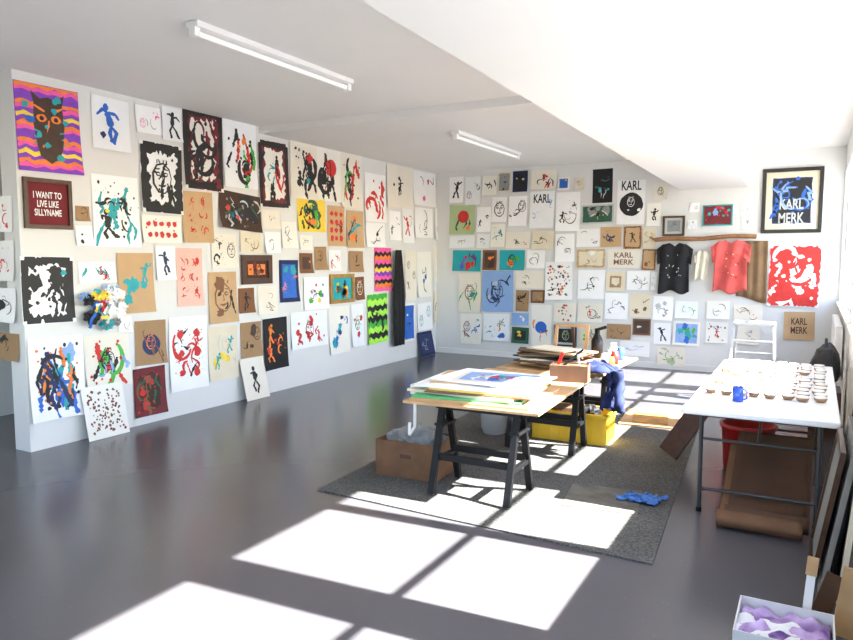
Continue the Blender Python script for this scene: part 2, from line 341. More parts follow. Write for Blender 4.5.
on(L,91,98,128,150,'w','run:b:1:1;blob:n:1:.5','runner_print')
on(L,135,107,160,134,'w','fig:p:2:.7;line:k:2')
on(L,161,108,180,141,'w','run:k:1:1')
on(L,182,109,222,190,'w','frame:m:1:1.9;frame:k:1:1.0;str:m:6:1.3;str:k:10:1.4;dots:k:18','rough_border_print')
on(L,223,121,256,188,'w','str:krgk:14:1.8;blob:o:2:.6;dots:k:14')
on(L,258,142,288,208,'w','frame:m:1:1.5;frame:k:1:.8;fig:c:1:.5;str:kr:7:1.4','rough_border_print')
on(L,289,143,316,199,'w','str:k:15:2.0;blob:r:1:.8;blob:c:1:.6;dots:k:14')
on(L,316,145,340,201,'w','str:k:12:1.9;circle:r:1:1;str:m:3')
on(L,340,150,361,208,'w','str:rk:12:1.7;str:g:2:1.3;dots:k:8')
on(L,364,174,385,222,'w','str:r:10:1.6;dots:r:8')
on(L,386,166,412,208,'w','run:k:1:.5;blob:k:3:.5')
on(L,413,172,435,206,'w','blob:p:1:1;line:k:2;blob:r:1:.5'); on(L,436,175,449,206,'P','blob:p:2;fig:k:1:.5')
on(L,22,179,70,229,'m','text:w:I WANT TO/LIVE LIKE/SILLYNAME:.9','slogan_picture',frame=woodF,fw=.035)
on(L,75,226,92,246,'w','blob:k:2:1;line:k:2'); on(L,75,206,89,221,'K','line:k:3')
on(L,92,176,138,247,'w','str:c:8:1.6;fig:k:3:1.1;dots:k:14;blob:y:1:.4','turquoise_print')
on(L,139,143,181,213,'w','frame:k:1:1.6;face:k:1:.7;str:k:6;dots:k:18','rough_border_print')
on(L,141,216,180,243,'w','spots:r:12:1.2;dots:r:10','red_spot_print')
on(L,182,192,213,243,'t','grid:r:6:1.3','red_figure_print')
on(L,217,191,259,228,'d','blob:k:7:1.6;str:Gh:10:1;blob:b:2:.6;blob:r:2:.5;dots:a:14','crumpled_dark_cloth',tilt=-4,curl=.06)
on(L,261,210,279,229,'w','fig:k:1:.6;line:h:3'); on(L,281,222,296,248,'w','line:k:3;blob:s:1')
on(L,297,199,325,232,'y','str:G:12:1.8;blob:g:4:1;str:k:8:1.2;blob:o:2','yellow_landscape_painting')
on(L,327,206,344,246,'t','spots:r:12:1.2;str:m:3'); on(L,346,211,363,248,'t','blob:o:3;fig:c:1:.9;str:n:4:1.3')
on(L,365,223,384,247,'w','line:k:4;blob:k:1:.6'); on(L,389,211,400,240,'w','fig:k:2:.8'); on(L,402,209,413,243,'w','fig:r:1:.7;line:k:2'); on(L,414,208,432,238,'w','line:k:6'); on(L,434,209,448,240,'w','fig:k:2:.8')
on(L,20,256,73,323,'w','frame:k:1:1.5;blob:k:4:1;str:k:6:1.2;dots:k:26;blob:c:1:.4','rough_border_print')
on(L,78,262,115,283,'w','str:rc:7:1.5;str:k:3')
on(L,117,253,153,313,'t','run:c:2:.95;blob:c:4:1','turquoise_silhouette_print')
on(L,155,246,174,280,'w','fig:n:1:.9'); on(L,176,248,202,306,'P','grid:r:6:1.2;blob:r:3:.6','red_figure_print')
on(L,211,234,236,268,'w','fig:k:3:.9'); on(L,208,272,236,323,'t','face:B:1:.9;str:k:4;blob:B:2')
on(L,240,255,270,284,'d','rect:o:.2;blob:m:5:1.3;blob:B:4;str:k:4','framed_picture',frame=woodF,fw=.07)
on(L,238,288,254,313,'B','fig:k:1:.9'); on(L,257,286,276,314,'w','line:B:4;blob:h:1:.7')
on(L,264,232,280,253,'w','line:k:3'); on(L,239,232,260,252,'e','line:k:5')
on(L,279,260,298,302,'n','rect:b:.15;fig:o:2:.8;blob:c:2')
on(L,299,253,312,273,'B','rect:d:.2;blob:o:1:.5'); on(L,314,247,326,270,'K','line:d:5')
on(L,303,277,327,309,'w','blob:rgbyc:8:.8;line:k:2'); on(L,329,274,353,303,'c','blob:Gyob:8:1.4','framed_picture',frame=goldF,fw=.055)
on(L,299,235,312,250,'w','line:k:3'); on(L,328,250,340,271,'w','fig:r:2:.8;line:k:1'); on(L,348,251,362,272,'K','fig:k:1:.9')
on(L,355,277,364,300,'B','fig:e:1:.9')
on(L,374,248,391,291,'p','zig:pokpvyk:11','zigzag_stripe_painting'); on(L,367,294,387,343,'l','zig:lklgk:9;str:k:4:1.4','green_stripe_painting')
on(L,27,336,82,418,'w','blob:bsb:6:1.1;str:bc:9:1.6;str:n:10:1.5;str:o:5:1.4;dots:o:14;str:k:6;dots:k:14','blue_splash_painting',curl=.05)
on(L,85,334,130,388,'w','str:grk:13:1.6;face:k:1:.6;dots:r:14;str:s:3:1.2','colour_stroke_painting',curl=.03)
on(L,134,320,165,364,'K','circle:n:2:1.3;face:o:1:.5;str:B:4','blue_circle_print')
on(L,133,367,165,415,'d','frame:m:1:1.4;blob:r:4:.8;str:G:5;str:B:5;dots:r:16','dark_textile_print')
on(L,168,316,206,389,'w','grid:rk:4:1.4;str:r:5:1.2;spots:r:6:.7','red_figure_print')
on(L,208,326,237,379,'e','blob:y:4:.7;fig:c:2:.8;line:h:4'); on(L,240,322,261,357,'K','fig:k:2:.9;blob:d:2')
on(L,263,318,287,369,'k','fig:o:3:1;blob:r:3:.6','black_figure_print')
on(L,290,311,326,347,'w','str:r:8:1.5;face:m:1:.7;dots:r:8')
on(L,329,306,349,353,'w','blob:c:4:1;fig:b:2:.9;blob:n:2:.6'); on(L,351,304,363,346,'w','fig:k:1:.5;blob:r:4;line:g:3')
on(L,402,303,414,341,'w','rect:b:.1;fig:n:1:.7;blob:w:2'); on(L,404,250,415,300,'w','fig:k:3:.7'); on(L,417,252,431,297,'w','blob:b:2;line:k:3'); on(L,433,246,447,282,'w','fig:k:2:.7')
on(L,417,303,431,330,'w','fig:c:2:.8'); on(L,433,290,446,322,'e','line:k:4')
on(L,118,316,131,332,'w','line:k:3')
# wall end face
on('E',-6,196,13,232,'w','line:r:4:2;blob:o:1:.5'); on('E',-4,241,16,281,'w','line:r:3:2;fig:r:1:.9'); on('E',-3,288,18,322,'w','blob:k:1:2;line:k:3'); on('E',-2,333,20,360,'K','line:k:5:3')
# back wall
def b(*a,**q): return on(B,*a,**q)
b(450,177,464,203,'w','fig:k:1:.9'); b(466,177,481,205,'w','fig:k:2:.9'); b(483,176,497,195,'w','str:k:4:1.5'); b(498,172,511,192,'e','rect:a:.1;fig:k:1'); b(513,171,528,192,'n','rect:k:.1;blob:h:2')
b(531,170,557,189,'w','str:r:4:1.5;str:k:5'); b(558,177,570,190,'w','rect:b:.15;blob:y:1')
b(593,169,613,203,'k','fig:G:1:.8;blob:c:3:.6;str:h:2','black_poster'); b(617,180,645,224,'w','circle:k:2:1.9;text:k:KARL:.9:.88;fig:w:1:.35;blob:w:2:.4','karl_portrait_print'); b(654,183,668,200,'w','str:O:3;fig:k:1:.7')
b(450,205,475,234,'O','circle:r:1:1;str:G:3;blob:o:1','green_sun_painting'); b(477,207,491,232,'w','fig:k:2:.9'); b(492,197,507,222,'w','face:k:1:.9'); b(509,196,527,226,'w','fig:k:2:1.2;line:k:2')
b(530,191,554,228,'w','text:k:KARL:.9:.8;fig:s:2:.8'); b(556,192,580,231,'w','fig:k:2:.9;line:k:3;blob:s:1'); b(582,205,614,224,'h','rect:G:.08;blob:a:7:1.3;str:e:5;blob:k:3','landscape_photograph')
b(663,216,685,236,'h','rect:a:.15;fig:d:1:.8','small_framed_sketch',frame=woodF,fw=.03); b(703,205,733,226,'c','rect:m:.06;dots:r:16:2;dots:c:8:2;blob:s:1:.8','red_dot_painting'); b(647,203,661,226,'w','fig:k:1:.8')
b(453,250,481,271,'c','blob:r:4:1.3;blob:b:3;str:mv:6','turquoise_painting'); b(483,250,497,270,'B','rect:d:.15;blob:o:2'); b(500,250,525,270,'c','blob:o:1:1.6;blob:g:3;face:k:1:.8','turquoise_painting'); b(527,250,545,268,'w','line:k:4')
b(506,232,530,248,'w','fig:k:1;line:r:2'); b(532,231,554,249,'e','line:k:5'); b(556,234,575,262,'w','line:k:5;blob:h:1'); b(577,229,600,247,'w','line:k:3;blob:y:1:.6'); b(601,227,622,247,'t','fig:n:1:.9;line:k:2'); b(624,226,642,249,'t','frame:B:1:.6;fig:d:1:.6','kraft_print'); b(643,228,656,248,'e','line:B:4')
b(477,234,490,248,'w','fig:k:1:.8'); b(491,224,505,247,'w','fig:c:1;line:k:2'); b(450,236,475,248,'w','line:k:4')
b(577,249,606,268,'e','frame:t:1:.8;blob:w:1:2;line:B:2','ornate_card'); b(608,249,640,268,'w','text:B:KARL/MERK:.8'); b(642,249,656,270,'t','blob:B:2;frame:B:1:.6')
b(459,273,481,312,'w','str:g:4;blob:c:2;fig:B:1:.6'); b(483,271,514,312,'s','line:n:9:1.5;face:n:1:.6;blob:h:2:.6','blue_paper_drawing'); b(516,271,544,288,'w','line:k:4;blob:B:1:.6'); b(516,290,529,311,'K','fig:k:1'); b(531,290,545,303,'B','rect:K:.15;line:d:3')
b(546,262,573,300,'w','dots:Btok:70:1.2','speckled_print'); b(578,270,605,299,'w','line:k:5;blob:k:1:.5'); b(606,272,625,291,'e','rect:K:.2;rect:e:.3','small_wooden_frame'); b(627,271,650,290,'w','line:k:6'); b(651,272,657,290,'w','line:B:4')
b(461,314,482,344,'w','fig:mb:4:.9'); b(484,314,510,341,'w','str:o:2;fig:c:2:.9;blob:b:1'); b(512,313,529,325,'s','blob:w:2'); b(512,327,529,343,'G','rect:k:.2;blob:y:2'); b(532,305,552,346,'w','blob:B:1:.6;circle:b:2:1.3;str:o:3','blue_vase_painting')
b(554,303,576,322,'w','dots:Br:14:1.6'); b(555,325,577,346,'h','rect:k:.12;fig:O:1:.8','small_framed_sketch',frame=blkF,fw=.025); b(578,303,603,322,'w','line:k:4;fig:r:1:.5'); b(579,325,604,346,'e','fig:c:1;fig:o:1:.5;blob:g:2')
b(605,293,628,319,'w','line:k:5'); b(607,324,631,339,'K','line:d:4'); b(633,319,651,335,'B','rect:d:.1;blob:e:2'); b(630,294,651,317,'e','blob:B:3;line:k:2'); b(653,296,673,320,'w','line:k:3;blob:h:2')
b(675,301,698,318,'w','line:g:5'); b(673,321,700,345,'w','rect:s:.1;blob:g:4;blob:c:3;blob:b:2','blue_green_painting'); b(654,323,671,344,'w','fig:k:1:.8'); b(706,322,728,343,'w','dots:sB:18:1.6;fig:r:1:.5'); b(734,305,763,322,'w','line:B:4;blob:r:1:.5'); b(707,301,730,319,'w','line:k:3')
b(657,347,685,366,'w','line:g:4;blob:O:2;line:k:3'); b(784,312,815,340,'t','text:d:KARL/MERK:.7','kraft_print'); b(735,326,760,344,'w','line:a:4')
b(620,341,650,356,'w','line:s:3')
b(762,168,823,233,'e','rect:n:.13;rect:k:.16;str:b:7:.8;dots:b:16;text:h:KARL/MERK:.62:.32;line:s:4:1.6','framed_poster',frame=blkF,fw=.05)
b(768,245,820,306,'w','rect:r:.04;frame:r:1:1;str:w:11:1.7;blob:w:3:1.3;str:r:8:1.2;dots:w:16:1.5;dots:r:12','red_flower_print')
rr=random.Random(4)
for (u,v) in ((690,203),(688,220),(741,205),(742,219),(575,178),(572,349)):
    b(u,v,u+rr.uniform(9,12),v+rr.uniform(9,12),rr.choice('wwe'),rr.choice(['line:k:3','fig:k:1:.9','blob:h:1;line:k:2','line:B:3']),'small_note')
def lean(name,x,y,w,h,pc,ops,a,yaw=0):
    N=Vector((math.cos(math.radians(a)),0,math.sin(math.radians(a)))); U=Vector((-math.sin(math.radians(a)),0,math.cos(math.radians(a)))); R=Vector((0,1,0))
    M=Matrix.Translation((x,y,.004))@Matrix.Rotation(math.radians(yaw),4,'Z')@Matrix((R,U,N)).transposed().to_4x4()
    return make_art(name,M,w,h,pc,ops,0)
lean('leaning_speckled_print',-5.79,4.03,.44,.50,'w','dots:BBm:110:.85',11)
lean('leaning_figure_print',-5.80,6.10,.40,.50,'w','run:k:1:.8',13)
lean('leaning_navy_painting',-5.83,10.35,.5,.42,'n','rect:n:.1;blob:b:2:.6;line:h:2',12)
# ------------------------------------------------------------------ crumpled collage on left wall
k=MB(); R=random.Random(3)
cy,cz=onwall(L,97,308)
cc=[paper('w'),ink('s'),ink('y'),paper('w',1),ink('k'),ink('c'),paper('w',2),ink('a'),ink('r'),ink('b')]
for i in range(18): k.blob((XL+.08+R.uniform(0,.03),cy+R.uniform(-.17,.17),cz+R.uniform(-.17,.17)),(.035,R.uniform(.035,.08),R.uniform(.03,.06)),cc[i%10],seed=i,amp=.5,fr=4,n=18)
for i in range(12):   # ribbons of cut paper
    y,z=cy+R.uniform(-.15,.15),cz+R.uniform(-.1,.15); a=R.uniform(0,6.28); ln=R.uniform(.10,.2)
    k.sheet(lambda p,q,y=y,z=z,a=a,ln=ln:(XL+.13+.02*math.sin(q*6+a),y+math.cos(a)*ln*(q-.5)-math.sin(a)*.03*(p-.5)+.02*math.sin(q*8),z+math.sin(a)*ln*(q-.5)+math.cos(a)*.03*(p-.5)),2,10,cc[(i*3+2)%10])
k.obj('crumpled_paper_collage')
k=MB(); y0,z1=onwall(L,388,250); y1,_=onwall(L,400,260); _,z0=onwall(L,394,345)
def gar(a,t):
    w=.35+.65*math.sin(min(1,t*1.3)*math.pi*.5); c=(y0+y1)/2
    return (XL+.08+.025*math.sin(a*22+t*2)+.02*t, c+(a-.5)*(y1-y0)*1.1*w*(1-.4*max(0,t-.6)), z1-(z1-z0)*t)
k.sheet(gar,24,16,mat('black_fabric',(.012,.012,.014),.85,amt=.2,scale=20)); k.obj('hanging_black_apron',thick=.004)
# ------------------------------------------------------------------ clothes rail with shirts
def bx(u,v): return onwall(B,u,v)
x0,z0=bx(656,240); x1,z1=bx(757,236)
k=MB(); br=mat('driftwood',(.30,.14,.055),.6,amt=.25,scale=12)
pts=[Vector((x0+(x1-x0)*i/8,YB-.075+.006*math.sin(i*2),z0+(z1-z0)*i/8+.012*math.sin(i*1.3))) for i in range(9)]
k.tube(pts,.032,br)
for q in (1,7): k.cyl(pts[q],(pts[q].x,YB,pts[q].z),.01,metalM)
k.cyl(pts[0],pts[0]+Vector((-.08,0,.05)),.02,br,.01)
k.obj('driftwood_hanging_rail')
def tee(name,u0,u1,v0,v1,m,deco,seed=0,off=.10):
    xa,za=bx(u0,(v0+v1)/2)[0],bx((u0+u1)/2,v0)[1]; xb,zb=bx(u1,(v0+v1)/2)[0],bx((u0+u1)/2,v1)[1]
    W=xb-xa; Hh=za-zb; k=MB(); yo=YB-off
    def fold(x,t): return .018*math.sin(x/W*15+seed+t*3)+.014*noise.noise(Vector((x*6,t*4,seed)))
    def f(a,t):
        bw=.74 if t>.06 else .62
        q=(a-.5)*W*(bw+.10*t)
        nd=max(0,1-abs(a-.5)*5)*(1-min(1,t*5))*.08*Hh; sh=abs(a-.5)*.10*Hh*(1-t)
        return (xa+W/2+q,yo+fold(q,t),za-sh-nd-t*Hh*(.96+.04*math.sin(a*9+seed)))
    k.sheet(f,24,20,m)
    for sg in (-1,1):
        def g(a,t,sg=sg):
            x=.30*W+a*.19*W-.04*W*t*a; z=-.04*Hh-a*.10*Hh-t*(.32-.02*a)*Hh
            return (xa+W/2+sg*x,yo+.006+fold(x,t),za+z)
        k.sheet(g,8,8,m)
    R=random.Random(seed)
    for dm,n,s in deco:
        for i in range(n):
            x=xa+W/2+R.uniform(-.2,.2)*W; z=za-Hh*R.uniform(.25,.7); r=s*R.uniform(.5,1)*W; ph=R.uniform(0,6)
            vs=[(x+r*math.cos(q*.785)*(1+.4*math.sin(q*2+ph)),yo-.038-i*.0005,z+r*math.sin(q*.785)*(1+.4*math.cos(q*3+ph))) for q in range(8)]
            k.add(vs,[tuple(range(8))],dm)
    return k.obj(name,thick=.003)
tee('black_tshirt',657,694,242,294,mat('black_cotton',(.012,.012,.015),.9,amt=.2),[(ink('h'),14,.020)],seed=1,off=.12)
tee('white_baby_shirt',695,710,250,280,mat('white_cotton',(.72,.68,.55),.9),[],seed=2,off=.11)
tee('coral_tshirt',711,752,239,294,mat('coral_cotton',(.64,.10,.09),.9,amt=.25,scale=5),[(ink('P'),9,.022),(ink('r'),9,.03)],seed=3,off=.13)
k=MB(); xa,za=bx(738,241); xb,zb=bx(766,300)
k.sheet(lambda a,t:(xa+(xb-xa)*a,YB-.022-.010*math.sin(a*20),za-(za-zb)*t*(1-.06*math.cos(a*3))),20,8,mat('tan_canvas',(.23,.14,.07),.9,amt=.12)); k.obj('hanging_tan_apron',thick=.003)
# ------------------------------------------------------------------ carpet & floor pieces
k=MB(); k.prism([(-3.12,3.98),(-.72,3.88),(-1.0,8.0),(-3.3,8.0)],.001,.010,carpet_mat()); k.obj('carpet')
k=MB(); k.box((-1.24,4.80,.0125),(.50,.5,.004),mat('worn_cork_tile',(.13,.125,.105),.9,amt=.35,scale=6),rz(8)); k.obj('floor_mat_square')
k=MB(); k.box((-1.42,7.45,.02),(.6,.75,.018),plyM,rz(5)); k.box((-1.44,7.43,.033),(.35,.5,.008),mat('orange_stain',(.4,.2,.05),.6,amt=.3),rz(9)); k.obj('plywood_offcut')
k=MB(); rag=mat('blue_cloth',(.07,.20,.55),.85,amt=.2,scale=15)
def ragf(a,t):
    x=(a-.5)*.26; y=(t-.5)*.16; n=noise.noise(Vector((a*5,t*4,2)));n2=noise.noise(Vector((a*9,t*9,7)))
    return (-.99+x+.04*n+.05*(t-.5),4.88+y+.05*n2,.021+.05*abs(n)+.02*abs(n2))
k.sheet(ragf,22,14,rag); k.obj('blue_cleaning_cloth',thick=.004)
# ------------------------------------------------------------------ trestles + worktable
def trestle(x0,x1,yc,h,half=.21):
    k=MB(); k.bb((x0-.03,yc-.035,h-.09),(x1+.03,yc+.035,h),blackW)
    for x in (x0+.03,x1-.03):
        for sg in (-1,1): k.bar((x,yc+sg*.03,h-.02),(x,yc+sg*half,0.022),.05,.035,blackW,side=Vector((0,1,0)))
        k.bar((x,yc-half*.62,h*.36),(x,yc+half*.62,h*.36),.03,.04,blackW,side=Vector((1,0,0)))
        k.bar((x,yc-.1,h*.72),(x,yc+.1,h*.72),.02,.08,blackW,side=Vector((1,0,0)))
    for sg in (-1,1): k.bar((x0+.03,yc+sg*half*.6,h*.40),(x1-.03,yc+sg*half*.6,h*.40),.03,.05,blackW,side=Vector((0,0,1)))
    return k.obj('black_trestle',.004)
trestle(-2.36,-1.72,4.49,.69,.22); trestle(-2.36,-1.72,5.88,.69,.19); trestle(-2.36,-1.72,6.80,.69,.17)
k=MB(); k.box((-2.03,4.95,.70),(.98,1.60,.02),plyM,rz(3)); k.obj('worktable_top',.003)
k=MB(); k.box((-2.0,6.42,.70),(.95,1.28,.02),plyM,rz(-2)); k.obj('worktable_top',.003)
zt=.711
def slab(name,x,y,w,d,t,m,a,z): 
    k=MB(); k.box((x,y,z+t/2),(w,d,t),m,rz(a)); k.obj(name,.001); return z+t+.0005
z=slab('cardboard_sheet',-2.04,4.58,.86,.8,.014,plyM,4,zt)
z=slab('green_paper_stack',-2.10,4.56,.78,.66,.014,mat('green_card',(.10,.42,.16),.7),8,z)
z=slab('cream_paper_stack',-2.12,4.60,.82,.64,.018,paper('e'),-3,z)
z=slab('cardboard_sheet',-2.02,4.58,.76,.62,.010,kraft,6,z)
z=slab('yellow_card_stack',-2.02,4.60,.70,.6,.010,mat('yellow_card',(.75,.6,.15),.7),2,z)
z=slab('white_paper_stack',-2.09,4.66,.84,.66,.022,paper('w'),5,z)
z=slab('cardboard_sheet',-2.15,4.70,.62,.54,.010,paper('t'),12,z)
z=slab('white_paper_stack',-2.03,4.68,.76,.56,.012,paper('w',2),-4,z)
def flat(name,x,y,z,w,h,pc,ops,a):
    return make_art(name,Matrix.Translation((x,y,z+.001))@Matrix.Rotation(math.radians(a),4,'Z')@Matrix.Translation((-w/2,-h/2,0)),w,h,pc,ops,.0)
flat('blue_print_sheet',-1.98,4.68,z,.62,.44,'w','rect:s:.1;blob:b:3;blob:r:2:.8;text:r:KARL:.6;str:w:4:1.4;str:c:3',8)
flat('green_print_sheet',-2.35,5.3,.7120,.26,.30,'w','blob:g:3;blob:y:2',-12)
flat('white_print_sheet',-1.98,5.3,.7120,.32,.34,'w','line:k:4;blob:h:2',15)
k=MB(); R=random.Random(8)
for i in range(13): k.box((-2.08+R.uniform(-.08,.08),6.15+R.uniform(-.06,.06),.7115+.006+i*.0122),(R.uniform(.35,.68),R.uniform(.2,.5),.012),[plyM,kraft,woodF,paper('t'),kraftD,paper('e'),blkF][i%7],rz(R.uniform(-20,20)))
k.obj('stacked_wood_boards')
def openbox(name,c,sz,m,rot=0,t=.008,inner=None):
    k=MB(); w,d,h=sz; hw,hd=w/2,d/2
    k.bb((-hw,-hd,0),(hw,hd,t),m)
    k.bb((-hw,-hd,t),(-hw+t,hd,h),m); k.bb((hw-t,-hd,t),(hw,hd,h),m); k.bb((-hw+t,-hd,t),(hw-t,-hd+t,h),m); k.bb((-hw+t,hd-t,t),(hw-t,hd,h),m)
    if inner: inner(k)
    return k.obj(name,0,0,Matrix.Translation(c)@Matrix.Rotation(math.radians(rot),4,'Z'))
openbox('brown_tool_box',(-1.70,5.46,.7125),(.30,.20,.13),kraftD,10,inner=lambda k:(k.box((0,0,.07),(.26,.16,.10),kraft),k.bar((-.05,0,.12),(.1,.02,.25),.02,.02,blackW),k.bar((-.1,.03,.12),(-.06,.0,.22),.025,.02,ink('r')),k.bar((.08,-.03,.12),(.05,.03,.24),.015,.02,metalM)))
k=MB()
fx0,fx1,fy=-2.30,-1.98,6.90
for x in (fx0,fx1): k.bar((x,fy-.05,.722),(x,fy+.03,1.02),.03,.025,plyM,side=Vector((0,1,0)))
for t in (.04,.96): k.bar((fx0,fy-.05+.08*t,.722+.30*t),(fx1,fy-.05+.08*t,.722+.30*t),.025,.03,plyM,side=Vector((0,0,1)))
k.bar(((fx0+fx1)/2,fy+.12,.722),((fx0+fx1)/2,fy+.03,1.0),.025,.02,woodF); k.obj('printing_screen_easel')
k=MB(); k.lathe((-1.86,6.84,.7115),[(0,0),(.055,0),(.057,.17),(.035,.22),(.025,.23),(.025,.29),(0,.29)],blackW); k.cyl((-1.86,6.84,.99),(-1.77,6.84,1.02),.016,blackW); k.obj('black_spray_bottle')
for x,y,m,hh in ((-1.72,6.92,paper('w'),1.2),(-1.62,6.8,mat('blue_plastic',(.03,.12,.5),.4),1),(-1.70,6.68,metalM,.9),(-1.60,6.5,ink('r'),1),(-1.60,6.36,ink('o'),.7),(-1.62,6.22,whiteP,1.1)):
    k=MB(); k.lathe((x,y,.7115),[(0,0),(.035,0),(.037,.09*hh),(.03,.1*hh),(.03,.12*hh),(0,.12*hh)],m); k.obj('paint_jar')
# jacket draped over the worktable's right edge
k=MB(); jm=mat('navy_jacket_fabric',(.008,.018,.085),.85,amt=.3,scale=10,bump=.2)
def jk(a,t):
    w=.30-.12*t+.04*math.sin(t*9); yy=5.78+(a-.5)*w+.05*noise.noise(Vector((a*4,t*6,1))); th=.035*math.sin(a*16+t*4)
    nn=noise.noise(Vector((a*6,t*7,4))); s=t*.58
    if s<.18: return (-1.68+s,yy,.75+.05*abs(math.sin(a*14))+.05*abs(nn)*(s/.18*.6+.6))
    return (-1.46+th*.8+.05*math.sin(a*math.pi)+.07*nn, yy, .775-(s-.18)*.85+.03*math.sin(a*11))
k.sheet(jk,34,30,jm)
def sl(a,t): 
    an=a*2*math.pi; r=.042*(1-.15*t)+.008*math.sin(t*20+a*6); return (-1.38+r*math.cos(an)+.05*t,5.70+r*math.sin(an)-.05*t+.03*math.sin(t*6),.78-.33*t)
k.sheet(sl,14,16,jm); k.obj('navy_jacket',thick=.006)
k=MB(); k.tube([Vector(p) for p in ((-2.545,4.42,.72),(-2.55,4.42,.45),(-2.57,4.38,.40),(-2.55,4.34,.42),(-2.54,4.33,.50))],.012,whiteP); k.box((-2.55,4.42,.735),(.04,.06,.07),whiteP); k.obj('white_clamp_hook')
# yellow crate
yel=mat('yellow_plastic',(.80,.50,.02),.4,amt=.05)
k=MB(); hw,hd,h=.34,.17,.28
for sx in (-1,1): k.box((sx*hw,0,h/2),(.012,2*hd,h),yel)
for sy in (-1,1): k.box((0,sy*hd,h/2),(2*hw,.012,h),yel)
k.box((0,0,.006),(2*hw,2*hd,.012),yel)
for sx in (-1,1): k.box((sx*(hw+.015),0,h-.012),(.04,2*hd+.06,.024),yel)
for sy in (-1,1):
    k.box((0,sy*(hd+.015),h-.012),(2*hw+.06,.04,.024),yel)
    for i in range(7): k.box((-hw+.06+i*.1,sy*(hd+.008),h/2-.02),(.014,.012,h-.06),yel)
k.box((-.1,0,.27),(.3,.22,.05),kraftD,rz(14)); k.blob((.15,0,.25),(.11,.10,.07),ink('k'),2)
k.obj('yellow_storage_crate',0,0,Matrix.Translation((-1.93,6.335,.011)))
for x,y in ((-2.66,6.15),(-2.62,6.50)):
    k=MB(); k.lathe((x,y,.011),[(0,0),(.11,0),(.135,.24),(.145,.24),(.145,.26),(.13,.26),(.125,.05),(0,.05)],whiteP)
    k.tube([Vector((x+.145*math.cos(q),y+.03,.25-.14*math.sin(q))) for q in [i*math.pi/8 for i in range(9)]],.004,metalM,6); k.obj('white_bucket')
plas=mat('clear_plastic_bag',(.5,.53,.55),.15,amt=.3,alpha=.35)
openbox('cardboard_box',(-2.70,4.72,.011),(.52,.42,.28),kraft,4,inner=lambda k:[k.blob((-.1+.1*i,.03*(-1)**i,.22+.04*(i%2)),(.14,.15,.11),plas,seed=i,amp=.3,fr=3.5,n=26) for i in range(3)]+[k.box((0,-.2135,.17),(.09,.006,.03),kraftD),k.box((.15,.05,.2),(.12,.2,.08),kraftD)])
# ------------------------------------------------------------------ white folding table
k=MB(); k.bb((-.72,4.70,.695),(.17,7.12,.735),whiteP)
lg=mat('grey_tube_steel',(.07,.073,.078),.4,metal=.5)
for y,sg in ((4.90,1),(6.92,-1)):
    for x in (-.62,.07): k.cyl((x,y,.0),(x,y,.695),.014,lg); k.cyl((x,y,0),(x,y,.03),.019,blackW)
    k.cyl((-.62,y,.16),(.07,y,.16),.011,lg); k.cyl((-.62,y,.66),(.07,y,.66),.012,lg)
    k.cyl((-.275,y,.5),(-.275,y+sg*.5,.69),.009,lg); k.cyl((-.62,y,.5),(.07,y,.5),.009,lg)
k.obj('white_folding_table',.008)
k=MB(); R=random.Random(5); cr=mat('white_glazed_cup',(.84,.82,.76),.4,amt=.05); cb=mat('raw_clay',(.36,.20,.10),.8,amt=.1)
for i in range(8):
    for j in range(12):
        if R.random()<.08: continue
        c=(-.62+i*.098+R.uniform(-.012,.012),5.30+j*.148+R.uniform(-.02,.02),.7355)
        k.lathe(c,[(0,.0),(.024,0),(.034,.008),(.040,.020),(.041,.028)],cb,14); k.lathe(c,[(.041,.028),(.040,.036),(.035,.036),(.030,.022),(0,.018)],cr,14)
k.obj('clay_dish_collection')
k=MB(); bl=mat('cobalt_blue_plastic',(.02,.08,.5),.25); k.lathe((-.42,5.08,.7355),[(0,0),(.033,0),(.035,.1),(.031,.1),(.029,.01),(0,.01)],bl); k.tube([Vector((-.386,5.08,.75)),Vector((-.365,5.08,.76)),Vector((-.365,5.08,.81)),Vector((-.386,5.08,.82))],.005,bl,8); k.obj('blue_mug')
k=MB(); rd=mat('red_plastic',(.38,.010,.010),.4); k.lathe((-.42,6.1,0),[(0,0),(.17,0),(.20,.34),(.215,.34),(.215,.37),(.19,.37),(.18,.02),(0,.02)],rd,24); k.obj('red_bucket')
def bent(name,x0,x1,y0,h,m,dz=0,sk=0):
    k=MB()
    def f(a,t):
        x=x0+(x1-x0)*a+sk*t; s=t
        if s<.25: return (x,y0-.09*math.sin(math.pi*s*4)*.6,.11*(1-s*4)+.006+dz)
        q=(s-.25)/.75; return (x,y0+.72*q,.006+dz+h*(q**1.25))
    k.sheet(f,10,36,m); return k.obj(name,thick=.006)
bent('bent_cardboard_sheet',-.48,.0,4.66,.36,kraft)
bent('bent_cardboard_sheet',-.44,.03,4.71,.43,kraftD,.02,.01)
k=MB(); k.bar((-1.02,6.02,.06),(-.78,6.10,.46),.18,.025,woodF,side=Vector((.5,1,0))); 
k.bar((-1.0,6.22,.06),(-.80,6.3,.44),.08,.03,kraftD,side=Vector((.5,1,0))); k.obj('leaning_timber_boards',.003)
